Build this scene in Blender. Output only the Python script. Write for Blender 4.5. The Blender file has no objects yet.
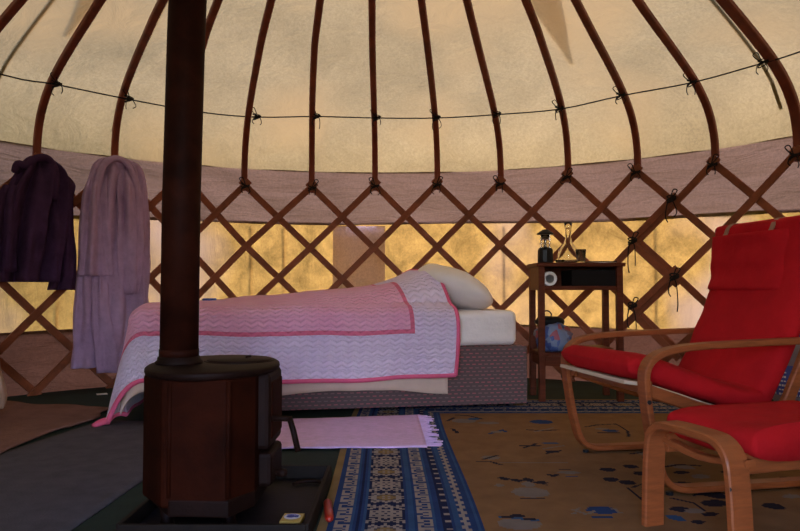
import bpy, math, random
from mathutils import Vector, noise, Matrix
random.seed(7)
SC = bpy.context.scene
COL = SC.collection
pi = math.pi
# ------------------------------------------------------------------ camera model (eye at 0,0,.65 looking +Y)
H = 0.65; F = 687.48; PITCH = 0.03400
XC, YC, R = -0.1073, 2.3343, 2.8715
CP, SP = math.cos(PITCH), math.sin(PITCH)
def ray(px, py):
    dx = (px-400)/F; u = (265.5-py)/F
    return Vector((dx, CP-u*SP, SP+u*CP))
def atz(px, py, z=0.0):
    d = ray(px, py); t = (z-H)/d.z; return Vector((d.x*t, d.y*t, z))
def aty(px, py, y):
    d = ray(px, py); t = y/d.y; return Vector((d.x*t, y, H+d.z*t))
def atr(px, py, r):
    d = ray(px, py); A = d.x**2+d.y**2; B = -2*(d.x*XC+d.y*YC); C = XC**2+YC**2-r*r
    t = (-B+math.sqrt(B*B-4*A*C))/(2*A)
    return Vector((d.x*t, d.y*t, H+d.z*t))
def cyl(a, r, z): return Vector((XC+r*math.sin(a), YC+r*math.cos(a), z))
def ang(p): return math.atan2(p.x-XC, p.y-YC)

# ------------------------------------------------------------------ mesh builder
class MB:
    def __init__(s): s.v=[]; s.f=[]; s.uv=None; s.mi=[]
    def add(s, vs, fs, mi=0):
        o=len(s.v); s.v += [tuple(v) for v in vs]; s.f += [tuple(i+o for i in f) for f in fs]; s.mi += [mi]*len(fs); return s
    def box(s, c, size, rot=None, mi=0):
        hx,hy,hz=[k/2 for k in size]
        vs=[Vector((x,y,z)) for x in(-hx,hx) for y in(-hy,hy) for z in(-hz,hz)]
        if rot is not None:
            if not isinstance(rot, Matrix): rot = Matrix.Rotation(rot,3,'Z')
            vs=[rot@v for v in vs]
        vs=[v+Vector(c) for v in vs]
        return s.add(vs,[(0,1,3,2),(4,6,7,5),(0,4,5,1),(2,3,7,6),(0,2,6,4),(1,5,7,3)],mi)
    def tube(s, pts, r, n=8, cap=True, mi=0):
        pts=[Vector(p) for p in pts]; N=len(pts); rs = r if isinstance(r,(list,tuple)) else [r]*N
        T=[(pts[min(i+1,N-1)]-pts[max(i-1,0)]).normalized() for i in range(N)]
        a=Vector((0,0,1)) if abs(T[0].z)<.9 else Vector((1,0,0))
        u=(a-T[0]*a.dot(T[0])).normalized(); vs=[]
        for i in range(N):
            u=(u-T[i]*u.dot(T[i])).normalized(); w=T[i].cross(u)
            for k in range(n):
                q=2*pi*k/n; vs.append(pts[i]+(u*math.cos(q)+w*math.sin(q))*rs[i])
        fs=[(i*n+k,i*n+(k+1)%n,(i+1)*n+(k+1)%n,(i+1)*n+k) for i in range(N-1) for k in range(n)]
        if cap: fs+=[tuple(range(n))[::-1],tuple(range((N-1)*n,N*n))]
        return s.add(vs,fs,mi)
    def sweep(s, pts, sides, w, t, ch=0.18, mi=0):
        """rectangular bar (chamfered) along pts; sides = width directions"""
        pts=[Vector(p) for p in pts]; N=len(pts); vs=[]
        c=min(w,t)*ch
        prof=[(-w/2+c,-t/2),(w/2-c,-t/2),(w/2,-t/2+c),(w/2,t/2-c),(w/2-c,t/2),(-w/2+c,t/2),(-w/2,t/2-c),(-w/2,-t/2+c)]
        for i in range(N):
            T=(pts[min(i+1,N-1)]-pts[max(i-1,0)]).normalized()
            S=Vector(sides[i] if isinstance(sides,list) else sides); S=(S-T*S.dot(T)).normalized(); Nn=T.cross(S)
            vs+=[pts[i]+S*a+Nn*b for a,b in prof]
        n=8
        fs=[(i*n+k,i*n+(k+1)%n,(i+1)*n+(k+1)%n,(i+1)*n+k) for i in range(N-1) for k in range(n)]
        fs+=[tuple(range(n))[::-1],tuple(range((N-1)*n,N*n))]
        return s.add(vs,fs,mi)
    def lathe(s, c, prof, n=32, sx=1, sy=1, mi=0, closed=False):
        vs=[]; c=Vector(c)
        for r,z in prof:
            for k in range(n):
                q=2*pi*k/n; vs.append(c+Vector((r*sx*math.cos(q),r*sy*math.sin(q),z)))
        m=len(prof)
        fs=[(i*n+k,i*n+(k+1)%n,(i+1)*n+(k+1)%n,(i+1)*n+k) for i in range(m-1) for k in range(n)]
        if prof[0][0]>1e-5: fs.append(tuple(range(n))[::-1])
        if prof[-1][0]>1e-5: fs.append(tuple(range((m-1)*n,m*n)))
        return s.add(vs,fs,mi)
    def prism(s, poly, z0, z1, mi=0):
        n=len(poly)
        vs=[(x,y,z0) for x,y in poly]+[(x,y,z1) for x,y in poly]
        fs=[(k,(k+1)%n,n+(k+1)%n,n+k) for k in range(n)]+[tuple(range(n))[::-1],tuple(range(n,2*n))]
        return s.add(vs,fs,mi)
    def build(s, name, mat, parent=None, smooth=False, bevel=0, sub=0, solid=0, autosm=False):
        me=bpy.data.meshes.new(name); me.from_pydata(s.v,[],s.f)
        mats = mat if isinstance(mat,list) else [mat]
        for m in mats: me.materials.append(m)
        if len(mats)>1: me.polygons.foreach_set('material_index', s.mi)
        if s.uv:
            l=me.uv_layers.new(name='UVMap')
            for p in me.polygons:
                for li in p.loop_indices: l.data[li].uv=s.uv[me.loops[li].vertex_index]
        me.validate(); me.update()
        o=bpy.data.objects.new(name,me); COL.objects.link(o)
        if parent is not None:
            o.parent=parent; o.matrix_parent_inverse=parent.matrix_world.inverted() if False else Matrix.Translation(-parent.location)
        if smooth:
            me.polygons.foreach_set('use_smooth',[True]*len(me.polygons))
        if bevel:
            b=o.modifiers.new('b','BEVEL'); b.width=bevel; b.segments=2; b.limit_method='ANGLE'; b.angle_limit=math.radians(40)
        if sub:
            b=o.modifiers.new('s','SUBSURF'); b.levels=sub; b.render_levels=sub
        if solid:
            b=o.modifiers.new('t','SOLIDIFY'); b.thickness=solid; b.offset=0
        return o
def tag(o,label=None,cat=None,group=None,kind=None):
    if label: o['label']=label
    if cat: o['category']=cat
    if group: o['group']=group
    if kind: o['kind']=kind
    return o
def thing(name,label,cat,loc,group=None):
    o=bpy.data.objects.new(name,None); COL.objects.link(o); o.location=loc; o.empty_display_size=.1
    return tag(o,label,cat,group)
def crom(P,n=6):
    P=[Vector(p) for p in P]; out=[]
    for i in range(len(P)-1):
        a=P[max(i-1,0)];b=P[i];c=P[i+1];d=P[min(i+2,len(P)-1)]
        for k in range(n):
            t=k/n
            out.append(.5*((2*b)+(c-a)*t+(2*a-5*b+4*c-d)*t*t+(3*b-a-3*c+d)*t**3))
    out.append(P[-1]); return out
def loft(sections, frame, n=48, folds=None, seed=0, closed=True):
    """sections: (z,cx,cy,hw,hd); frame: (origin,tx,ty). folds=(k,amp)"""
    O,tx,ty=frame; m=MB(); vs=[]
    secs=[]
    S=[Vector((a[1],a[2],a[0])) for a in sections]; W=[Vector((a[3],a[4],0)) for a in sections]
    S=crom(S,5); W=crom(W,5)
    for i,(p,w) in enumerate(zip(S,W)):
        for k in range(n):
            q=2*pi*k/n; ca,sa=math.cos(q),math.sin(q)
            x=abs(ca)**.8*math.copysign(1,ca); y=abs(sa)**.8*math.copysign(1,sa)
            f=0
            if folds:
                tt=min(1,i/len(S)*2.2+.12)
                f=folds[1]*tt*(math.sin(folds[0]*q+seed+1.2*math.sin(p.z*3.1+seed))+.5*math.sin((folds[0]*1.7+1)*math.sin(q*.5)*3+seed*2+p.z*2))
                f+=folds[1]*.8*noise.noise(Vector((x*3,y*3+seed,p.z*5)))
            X=p.x+(w.x+f*.5)*x; Y=p.y+(w.y+f)*y
            vs.append(O+tx*X+ty*Y+Vector((0,0,p.z)))
    M=len(S)
    fs=[(i*n+k,i*n+(k+1)%n,(i+1)*n+(k+1)%n,(i+1)*n+k) for i in range(M-1) for k in range(n)]
    fs+=[tuple(range(n))[::-1],tuple(range((M-1)*n,M*n))]
    m.add(vs,fs); return m

# ------------------------------------------------------------------ materials
def newmat(name):
    m=bpy.data.materials.new(name); m.use_nodes=True; nt=m.node_tree; nt.nodes.clear()
    out=nt.nodes.new('ShaderNodeOutputMaterial'); return m,nt,out
def coords(nt, scale=(1,1,1), uv=False, rot=(0,0,0)):
    tc=nt.nodes.new('ShaderNodeTexCoord'); mp=nt.nodes.new('ShaderNodeMapping')
    mp.inputs['Scale'].default_value=scale; mp.inputs['Rotation'].default_value=rot
    nt.links.new(tc.outputs['UV' if uv else 'Object'],mp.inputs['Vector']); return mp.outputs['Vector']
def noisen(nt,vec,scale,detail=4,rough=.55,dist=0):
    n=nt.nodes.new('ShaderNodeTexNoise'); n.inputs['Scale'].default_value=scale; n.inputs['Detail'].default_value=detail
    n.inputs['Roughness'].default_value=rough; n.inputs['Distortion'].default_value=dist
    nt.links.new(vec,n.inputs['Vector']); return n.outputs['Fac']
def ramp(nt,fac,stops):
    r=nt.nodes.new('ShaderNodeValToRGB'); e=r.color_ramp.elements
    while len(e)<len(stops): e.new(.5)
    for el,(p,c) in zip(e,stops): el.position=p; el.color=(*c,1)
    nt.links.new(fac,r.inputs['Fac']); return r.outputs['Color']
def bump(nt,hgt,strength,dist=.01):
    b=nt.nodes.new('ShaderNodeBump'); b.inputs['Strength'].default_value=strength; b.inputs['Distance'].default_value=dist
    nt.links.new(hgt,b.inputs['Height']); return b.outputs['Normal']
def sc(c,k): return tuple(min(1,max(0,x*k)) for x in c)
def mixc(nt,fac,a,b,mode='MIX'):
    n=nt.nodes.new('ShaderNodeMix'); n.data_type='RGBA'; n.blend_type=mode
    for v,i in((fac,0),(a,6),(b,7)):
        if hasattr(v,'is_output') or isinstance(v,bpy.types.NodeSocket): nt.links.new(v,n.inputs[i])
        else: n.inputs[i].default_value = v if i==0 else (*v,1)
    return n.outputs[2]
def math_(nt,op,a,b=None,c=None):
    n=nt.nodes.new('ShaderNodeMath'); n.operation=op
    for i,v in enumerate((a,b,c)):
        if v is None: continue
        if isinstance(v,bpy.types.NodeSocket): nt.links.new(v,n.inputs[i])
        else: n.inputs[i].default_value=v
    return n.outputs[0]
def canvas(name,col,tr=.6,mott=.25,mscale=2.2,bs=.35,sun_dapple=None,wr=(3,3,1.2),thin=.148):
    m,nt,out=newmat(name); v=coords(nt)
    f=noisen(nt,v,mscale,5,.6,.4)
    c=ramp(nt,f,[(.3,sc(col,1-mott)),(.5,col),(.72,sc(col,1+mott))])
    f2=noisen(nt,v,60,4,.8); c=mixc(nt,.75,c,ramp(nt,f2,[(.35,(.66,.66,.66)),(.65,(1.0,1.0,1.0))]),'MULTIPLY')
    if sun_dapple:  # mottle and warm patches: sun dapples painted into the canvas colour
        f3=noisen(nt,v,1.1,2,.5); c=mixc(nt,ramp(nt,f3,[(.5,(0,0,0)),(.7,(1,1,1))]),c,sun_dapple)
    d=nt.nodes.new('ShaderNodeBsdfDiffuse'); t=nt.nodes.new('ShaderNodeBsdfTranslucent'); mx=nt.nodes.new('ShaderNodeMixShader')
    nt.links.new(c,d.inputs['Color'])
    nt.links.new(mixc(nt,1.0,c,(thin,thin,thin),'MULTIPLY'),t.inputs['Color']); mx.inputs[0].default_value=tr
    wv=coords(nt,wr); nb=bump(nt,noisen(nt,wv,2.5,6,.55,.8),bs,.06)
    nt.links.new(nb,d.inputs['Normal']); nt.links.new(nb,t.inputs['Normal'])
    nt.links.new(d.outputs[0],mx.inputs[1]); nt.links.new(t.outputs[0],mx.inputs[2]); nt.links.new(mx.outputs[0],out.inputs[0]); return m
def prin(name,col,rough=.8,metal=0,spec=.2,var=.2,vscale=6,stretch=(1,1,1),bs=.0,bscale=60,sheen=0,coat=0,bdist=.004):
    m,nt,out=newmat(name); p=nt.nodes.new('ShaderNodeBsdfPrincipled'); v=coords(nt,stretch)
    f=noisen(nt,v,vscale,5,.6,.3)
    nt.links.new(ramp(nt,f,[(.3,sc(col,1-var)),(.7,sc(col,1+var))]),p.inputs['Base Color'])
    p.inputs['Roughness'].default_value=rough; p.inputs['Metallic'].default_value=metal; p.inputs['Specular IOR Level'].default_value=spec
    p.inputs['Sheen Weight'].default_value=sheen; p.inputs['Coat Weight'].default_value=coat
    if bs: nt.links.new(bump(nt,noisen(nt,coords(nt),bscale,4),bs,bdist),p.inputs['Normal'])
    nt.links.new(p.outputs[0],out.inputs[0]); return m
M={}
M['roof']=canvas('roof_canvas',(.49,.375,.17),.62,.18,1.7,.35,sun_dapple=(.50,.35,.145),wr=(2,2,2))
M['wallc']=canvas('wall_canvas',(.56,.34,.085),.74,.42,6.5,.3,sun_dapple=(.56,.39,.26),wr=(3,3,.8))
M['band']=canvas('lining_cotton',(.30,.19,.13),.5,.12,1.5,.45,wr=(1,1,5))
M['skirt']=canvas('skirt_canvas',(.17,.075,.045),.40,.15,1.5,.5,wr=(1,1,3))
M['cap']=canvas('cap_canvas',(.86,.74,.62),.75,.1,1.5,.2,thin=1.0)
M['patch']=canvas('patch_cotton',(.66,.52,.52),.6,.1,2,.4,thin=.9)
M['lath']=prin('lath_wood',(.22,.060,.022),.55,spec=.35,var=.35,vscale=9,bs=.2)
M['rib']=prin('rib_wood',(.17,.030,.009),.5,spec=.35,var=.35,vscale=7,stretch=(2,2,.5),bs=.2)
M['cord']=prin('black_cord',(.012,.010,.010),.8)
M['floor']=prin('green_groundsheet',(.014,.027,.021),.85,var=.3,vscale=3,bs=.2,bscale=20)
M['ground']=prin('grass_ground',(.05,.08,.03),.95,var=.3,vscale=2)
M['greycarpet']=prin('grey_carpet',(.085,.078,.092),.98,var=.16,vscale=14,bs=.6,bscale=150,spec=.1)
M['tanrug']=prin('tan_rug',(.20,.105,.085),.95,var=.18,vscale=9,bs=.6,bscale=60,spec=.1,bdist=.01)
M['pinkrug']=prin('pink_rug',(.72,.50,.80),.95,var=.10,vscale=30,bs=.6,bscale=90,spec=.1)
M['castiron']=prin('cast_iron',(.011,.0035,.0022),.6,metal=.0,spec=.12,var=.4,vscale=9,bs=.2,bscale=120)
M['rust']=prin('rusty_steel',(.023,.0042,.0014),.7,metal=0,spec=.05,var=.5,vscale=7,bs=.2,bscale=80)
M['pipe']=prin('flue_steel',(.026,.006,.003),.6,metal=0,spec=.05,var=.5,vscale=10,bs=.15,bscale=60)
M['tray']=prin('tray_steel',(.010,.007,.009),.6,metal=0,spec=.15,var=.4,vscale=12,bs=.15)
M['trayrim']=prin('tray_rim',(.010,.006,.004),.7,metal=.1,var=.4,vscale=12)
M['beech']=prin('bentwood_beech',(.27,.072,.020),.5,spec=.25,var=.22,vscale=14,stretch=(1,1,6),coat=.1)
M['redf']=prin('red_cotton',(.42,.008,.011),.92,spec=.12,var=.14,vscale=8,bs=.35,bscale=35,bdist=.01)
M['strap']=prin('tan_webbing',(.30,.16,.10),.8)
M['creamf']=prin('cream_webbing',(.55,.42,.30),.8,var=.1)
M['white']=prin('white_cotton',(.86,.79,.76),.9,spec=.15,var=.05,bs=.4,bscale=9,bdist=.03)
M['cream']=prin('cream_wool',(.66,.50,.40),.95,spec=.1,var=.08,bs=.3,bscale=40)
M['tablew']=prin('mahogany_stained_wood',(.11,.026,.011),.5,spec=.12,var=.3,vscale=8,stretch=(1,4,6))
M['dark']=prin('interior_shade',(.008,.006,.006),.8)
M['black']=prin('black_plastic',(.010,.010,.012),.4)
M['paper']=prin('white_paper',(.75,.74,.74),.8,var=.04)
M['purple']=prin('purple_wool',(.050,.022,.058),.95,spec=.1,var=.25,vscale=12,bs=.5,bscale=50,bdist=.01)
M['lav']=prin('lavender_terry',(.42,.28,.45),.97,spec=.1,var=.12,vscale=18,bs=.6,bscale=70,bdist=.01)
M['beigec']=prin('beige_knit',(.42,.29,.22),.95,spec=.1,var=.12,vscale=14,bs=.5,bscale=60)
M['lighter']=prin('red_orange_plastic',(.34,.018,.008),.4,spec=.5,var=.1)
M['chrome']=prin('bright_metal',(.6,.6,.6),.25,metal=1,var=.05)
M['yellowp']=prin('yellow_card',(.62,.42,.10),.6,var=.05)
M['bluep']=prin('blue_print',(.07,.09,.35),.6)
M['bluecap']=prin('blue_cap',(.04,.08,.35),.4)
M['jug']=prin('frosted_jug',(.22,.17,.19),.3,spec=.5,var=.1)
M['bagb']=prin('blue_bag',(.06,.10,.28),.6,var=.5,vscale=14)
M['bagl']=prin('pale_blue_bag',(.25,.30,.45),.6,var=.3,vscale=20)
M['magz']=prin('magazine_paper',(.30,.20,.15),.6,var=.3)
M['redtoy']=prin('red_print',(.5,.06,.06),.6)
def glass():
    m,nt,out=newmat('clear_glass'); g=nt.nodes.new('ShaderNodeBsdfGlass'); g.inputs['Roughness'].default_value=.02; g.inputs['IOR'].default_value=1.3
    g.inputs['Color'].default_value=(.95,.95,.95,1); nt.links.new(g.outputs[0],out.inputs[0]); return m
M['glass']=glass()
def divan():
    m,nt,out=newmat('divan_fabric'); p=nt.nodes.new('ShaderNodeBsdfPrincipled')
    v=coords(nt,(28,28,22),rot=(0,0,math.radians(-10)))
    br=nt.nodes.new('ShaderNodeTexBrick'); 
    # weave: use object x/z plane
    tc=nt.nodes.new('ShaderNodeTexCoord'); sp=nt.nodes.new('ShaderNodeSeparateXYZ'); cb=nt.nodes.new('ShaderNodeCombineXYZ')
    nt.links.new(tc.outputs['Object'],sp.inputs[0]); nt.links.new(sp.outputs['X'],cb.inputs['X']); nt.links.new(sp.outputs['Z'],cb.inputs['Y'])
    nt.links.new(cb.outputs[0],br.inputs['Vector'])
    br.inputs['Scale'].default_value=18; br.inputs['Mortar Size'].default_value=.13; br.inputs['Color1'].default_value=(.42,.11,.13,1); br.inputs['Color2'].default_value=(.19,.135,.135,1)
    br.inputs['Mortar'].default_value=(.12,.08,.078,1); br.inputs['Brick Width'].default_value=.6; br.inputs['Row Height'].default_value=.35
    nt.links.new(br.outputs['Color'],p.inputs['Base Color']); p.inputs['Roughness'].default_value=.9
    nt.links.new(bump(nt,br.outputs['Fac'],.4,.004),p.inputs['Normal']); nt.links.new(p.outputs[0],out.inputs[0]); return m
M['divan']=divan()

# ------------------------------------------------------------------ yurt shell
DL=0.16528
foot={-1:(-48,145),0:(39,157),1:(116,163),2:(183,172),3:(245,182),4:(312,184),5:(375,182),6:(437,181),7:(500,180),8:(567,173),9:(636,168),10:(713,160),11:(796,150)}
toppx={-1:20,0:100,1:162.8,2:218,3:271,4:320,5:372,6:421.5,7:467,8:526,9:576,10:638,11:725}
FA={};FZ={}
for k,(x,y) in foot.items():
    p=atr(x,y,R-.03); FA[k]=ang(p); FZ[k]=p.z-.02
for k in range(-2,-12,-1): FA[k]=FA[k+1]-DL; FZ[k]=1.44
for k in range(12,22): FA[k]=FA[k-1]+DL; FZ[k]=1.44
FA[-1]=FA[0]-DL; FZ[-1]=1.45
def A(u):
    i=math.floor(u); t=u-i; return FA[i]*(1-t)+FA[i+1]*t
def ZT(u):
    i=math.floor(u); t=u-i; return FZ[i]*(1-t)+FZ[i+1]*t
prof=[(0,1.40),(-.005,1.50),(.005,1.60),(.05,1.72),(.14,1.83),(.28,1.93),(.5,2.04),(.75,2.15),(1.0,2.26),(1.6,2.51),(2.0,2.676)]
PR=[(p.x,p.y) for p in crom([(a,b,0) for a,b in prof],4)]
def zoff(off):
    for (a,b),(c,d) in zip(PR,PR[1:]):
        if c>=off and c>a: return b+(d-b)*(off-a)/(c-a)
    return PR[-1][1]
def roofhit(px,py):
    d=ray(px,py); t=2.0; best=None
    while t<7:
        P=Vector((d.x*t,d.y*t,H+d.z*t)); r=math.hypot(P.x-XC,P.y-YC); off=R-r
        zs=zoff(max(off,.01)) 
        if P.z<zs-.0 : best=P
        if best is not None and P.z>=zs and r>1: return P
        t+=.004
    return best
def arcgrid(a0,a1,n,rows):
    m=MB(); vs=[]
    for i in range(n+1):
        a=a0+(a1-a0)*i/n
        for r,z in rows(a): vs.append(cyl(a,r,z))
    k=len(rows(a0)); m.add(vs,[(i*k+j,(i+1)*k+j,(i+1)*k+j+1,i*k+j+1) for i in range(n) for j in range(k-1)]); return m
DOOR=.19  # half angle of door opening at angle pi
A0,A1=-pi+DOOR,pi-DOOR
def bandz(a):   # lower edge of the lining: hangs lower towards both sides
    a=max(-1.3,min(1.3,a)); return 1.14-.055*a*a+.006*math.sin(a*9)
def wob(a,z,k=.012): return k*noise.noise(Vector((math.sin(a)*5,math.cos(a)*5,z*4)))
def rows_mid(a):
    zt=bandz(a)+.022; return [(R+.045+wob(a,.40+(zt-.40)*j/6,.02),.372+(zt-.372)*j/6) for j in range(7)]
def st(o): return tag(o,kind='structure')
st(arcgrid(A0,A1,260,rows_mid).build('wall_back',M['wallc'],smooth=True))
def rows_band(a):
    z0=bandz(a); return [(R+.035+.012*math.sin(a*31+j)*.6+wob(a,j*.3,.02),z0+(1.541-z0)*j/7) for j in range(8)]
st(arcgrid(A0,A1,260,rows_band).build('wall_lining',M['band'],smooth=True))
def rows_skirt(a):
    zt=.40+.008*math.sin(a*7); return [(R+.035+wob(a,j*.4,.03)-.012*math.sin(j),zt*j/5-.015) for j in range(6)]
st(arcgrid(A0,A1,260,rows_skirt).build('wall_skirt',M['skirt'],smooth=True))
def rows_roof(a):
    out=[]
    L=[(-.035,1.535)]+[(o-.032,z+.022) for o,z in PR if z>1.56]
    for o,z in L:
        # cloth sags very slightly between poles
        out.append((R-o-.0,z))
    return out
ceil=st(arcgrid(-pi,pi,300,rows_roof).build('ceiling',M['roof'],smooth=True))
# side cheeks over door: short wall from band top handled by roof; door frame
bp=[cyl(A1+.0,R,0),cyl(A0,R,0)]
# star shaped cap lying on the crown, points reaching down the roof
tips=[]
tl=roofhit(57,58); tr=roofhit(572,71)
al,ar=ang(tl),ang(tr)
spc=(ar-al)/1.0
tips=[ar+spc*k for k in range(-1,5)]
capm=MB()
def capr(o,lift=.055):
    return R-o, zoff(o)+lift
for ta in (al,ar,ar+1.25,al-1.25,pi+(al+ar)/2):
    ro=R-(math.hypot(tr.x-XC,tr.y-YC)); N=14; vs=[]
    for i in range(N+1):
        off=ro+(1.9-ro)*i/N; r,z=capr(off,.05)
        hw=.012+ .13*(i/N)**.9*1.5*min(1,(i/N)*3+.35)
        for s_ in (-1,0,1): vs.append(cyl(ta-.012*i/N*0+s_*hw/max(r,.3),r,z))
    capm.add(vs,[(i*3+j,i*3+j+1,(i+1)*3+j+1,(i+1)*3+j) for i in range(N) for j in range(2)])
vs=[]
for i in range(65):
    a=2*pi*i/64
    for off in (1.70,1.85,1.95,2.0): 
        r=R-off; vs.append(cyl(a,r,zoff(min(off,1.99))+.06))
capm.add(vs,[(i*4+j,(i+1)*4+j,(i+1)*4+j+1,i*4+j+1) for i in range(64) for j in range(3)])
vs=[cyl(2*pi*i/32,.1,2.94) for i in range(32)]
capo=capm.build('roof_cap',M['cap'],smooth=True,parent=ceil)
# seams on the roof and walls
seam=MB()
def roofline(pxs):
    out=[]
    for x,y in pxs:
        p=roofhit(x,y); out.append(p)
    return out
def strip(m,a,o0,o1,w,lift=.02):
    N=16; vs=[]
    for i in range(N+1):
        off=o0+(o1-o0)*i/N
        for s_ in(-1,1): r=R-off+.036; vs.append(cyl(a+s_*w/2/r,r,zoff(off)+.0255))
    m.add(vs,[(i*2,i*2+1,i*2+3,i*2+2) for i in range(N)])
for x,y in ((140,60),(35,30),(747,50)):
    p=roofhit(x,y); strip(seam,ang(p),.03,1.8,.022)
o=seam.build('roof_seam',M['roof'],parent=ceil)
seam=MB()
for x in (58,251,284,504,655,375):
    p=atr(x,260,R+.05); a=ang(p)
    vs=[]
    for z in (.40,.6,.8,1.0,1.12):
        for s_ in(-1,1): vs.append(cyl(a+s_*.009/R,R+.062,z))
    seam.add(vs,[(i*2,i*2+1,i*2+3,i*2+2) for i in range(4)])
# cloth patch on the wall canvas behind the bed
p0=ang(atr(333,260,R)); p1=ang(atr(385,260,R))
wb=bpy.data.objects['wall_back']
seam.build('wall_seam',M['patch'],parent=wb)
m=MB(); vs=[]
for i in range(9):
    a=p0+(p1-p0)*i/8
    for j in range(6): vs.append(cyl(a,R+.018+wob(a,j*.3,.01),.42+(1.128-.42)*j/5))
m.add(vs,[(i*6+j,(i+1)*6+j,(i+1)*6+j+1,i*6+j+1) for i in range(8) for j in range(5)])
m.build('canvas_patch',M['patch'],parent=wb,smooth=True)
# floor and ground
m=MB(); m.lathe((XC,YC,0),[(R+.06,-.02),(R+.06,0)],n=96); st(m.build('floor',M['floor']))
m=MB(); m.lathe((XC,YC,0),[(30,-.08),(30,-.021)],n=64); st(m.build('ground',M['ground']))
# door frame behind the viewer
m=MB()
for s_ in(-1,1):
    a=pi+s_*(DOOR-.01); m.box(cyl(a,R,.76),(.06,.09,1.52),rot=-a)
m.box(cyl(pi,R*math.cos(DOOR),1.55),(2*R*math.sin(DOOR)+.06,.08,.07))
st(m.build('door_1',M['lath'],bevel=.004))

# crown ring
m=MB()
m.lathe((XC,YC,0),[(.83,2.635),(.90,2.635),(.90,2.715),(.83,2.715),(.83,2.635)],n=48)
crown=m.build('crown_ring',M['rib'],bevel=.004,parent=ceil)

# roof poles
riblab={-1:'bent wooden roof pole crossing the top left corner',
0:'bent wooden roof pole rising from behind the dark purple jacket',
1:'bent wooden roof pole rising from behind the lavender bathrobe',
2:'bent wooden roof pole mostly hidden behind the tall dark flue pipe',
3:'bent wooden roof pole first to the right clear of the flue pipe',
4:'bent wooden roof pole second to the right of the flue pipe, nearly upright',
5:'bent wooden roof pole third to the right of the flue pipe, upright in mid picture',
6:'bent wooden roof pole fourth right of the flue pipe, above the head of the quilt',
7:'bent wooden roof pole fifth right of the flue pipe, footed above the white pillow',
8:'bent wooden roof pole whose foot stands above the glass decanter',
9:'bent wooden roof pole whose foot stands just right of the side table',
10:'bent wooden roof pole whose foot stands above the left edge of the red armchair back',
11:'thick bent wooden roof pole nearest the right edge of the picture',
12:'bent wooden roof pole just beyond the right edge of the picture',13:'bent wooden roof pole second beyond the right edge of the picture',
-2:'bent wooden roof pole just beyond the left edge of the picture'}
def bow(m,p,a,sz=.05,r=.0032,seed=0,side=1):
    rnd=random.Random(seed); t=Vector((math.cos(a),-math.sin(a),0)); n=Vector((-math.sin(a),-math.cos(a),0)); z=Vector((0,0,1))
    p=Vector(p)+n*.012
    for k in range(3): # wraps
        dz=(k-1)*.012; m.tube([p+t*.028*math.cos(q)+n*.018*math.sin(q)+z*(dz+.012*math.cos(q+k)) for q in [2*pi*i/10 for i in range(11)]],r*1.3,6)
    for s_ in(-1,1):
        L=sz*rnd.uniform(.8,1.5); m.tube(crom([p+n*.015,p+n*.02+t*s_*.02-z*L*.3,p+n*.018+t*s_*(.02+.02*rnd.random())-z*L,p+n*.012+t*s_*.02-z*L*1.35],4),r,6)
    m.tube(crom([p+n*.015,p+t*side*.03+z*.025+n*.02,p+t*side*.045+z*.05+n*.02,p+t*side*.02+z*.055+n*.02,p+n*.015],4),r,6)
for k in range(-2,14):
    a_f=FA[k]
    if k in toppx: a_t=ang(roofhit(toppx[k],0.5))
    else: a_t=a_f
    root=thing('roof_pole',riblab[k],'roof pole',cyl(a_f,R,FZ[k]-.03),'bent roof poles of the yurt')
    pts=[];sd=[]
    for off,z in PR:
        t=min(1,max(0,off/.87)); aa=a_f+(a_t-a_f)*t
        if off>.87: aa=a_t
        zz=z+(FZ[k]-1.44)*max(0,1-off/.8)
        pts.append(cyl(aa,R-off-.005 if False else R-off,zz)); sd.append((math.cos(aa),-math.sin(aa),0))
    sh=.0
    w=.043 if k!=11 else .058
    m=MB(); m.sweep(pts,sd,w,.036)
    m.build('pole',M['rib'],parent=root,smooth=False)
    if 2<k or k<0 :
        m=MB(); bow(m,cyl(a_f,R-.03,FZ[k]-.01),a_f,.04,.0035,seed=k,side=-1 if k%2 else 1)
        # toggles: lath stub ends wrapped with cord
        m.build('lashing',M['cord'],parent=root,smooth=True)
# rope running round the poles, with tied tails
rp=[(0,73),(54,83),(127,98),(200,111),(256,116),(316,115.5),(377,117),(437,117),(498,113.5),(561,108),(623,94.5),(695,81),(767,61),(800,51)]
pts=[]
for x,y in rp:
    p=roofhit(x,y); a=ang(p); r=math.hypot(p.x-XC,p.y-YC)-.03; pts.append(cyl(a,r,p.z-.015))
d0=pts[0]-pts[1]; d1=pts[-1]-pts[-2]
a=ang(pts[0])-.35; pts=[cyl(a,R-.28,pts[0].z)]+pts+[cyl(ang(pts[-1])+.3,R-.3,pts[-1].z)]
root=thing('ridge_rope','long dark rope strung round the inside of the roof poles','rope',pts[7])
m=MB(); m.tube(crom(pts,4),.0045,6); m.build('rope',M['cord'],parent=root,smooth=True)
for i,p in enumerate(pts[2:-2]):
    if i==2: continue
    m=MB(); a=ang(p); bow(m,p,a,.05,.0028,seed=i+40,side=-1); m.build('tie_cord',M['cord'],parent=root,smooth=True)
# loose cords hanging down the canvas
for i,(x,y0,y1) in enumerate(((57,85,146),(124,100,158),(255,120,170))):
    pass

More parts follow.
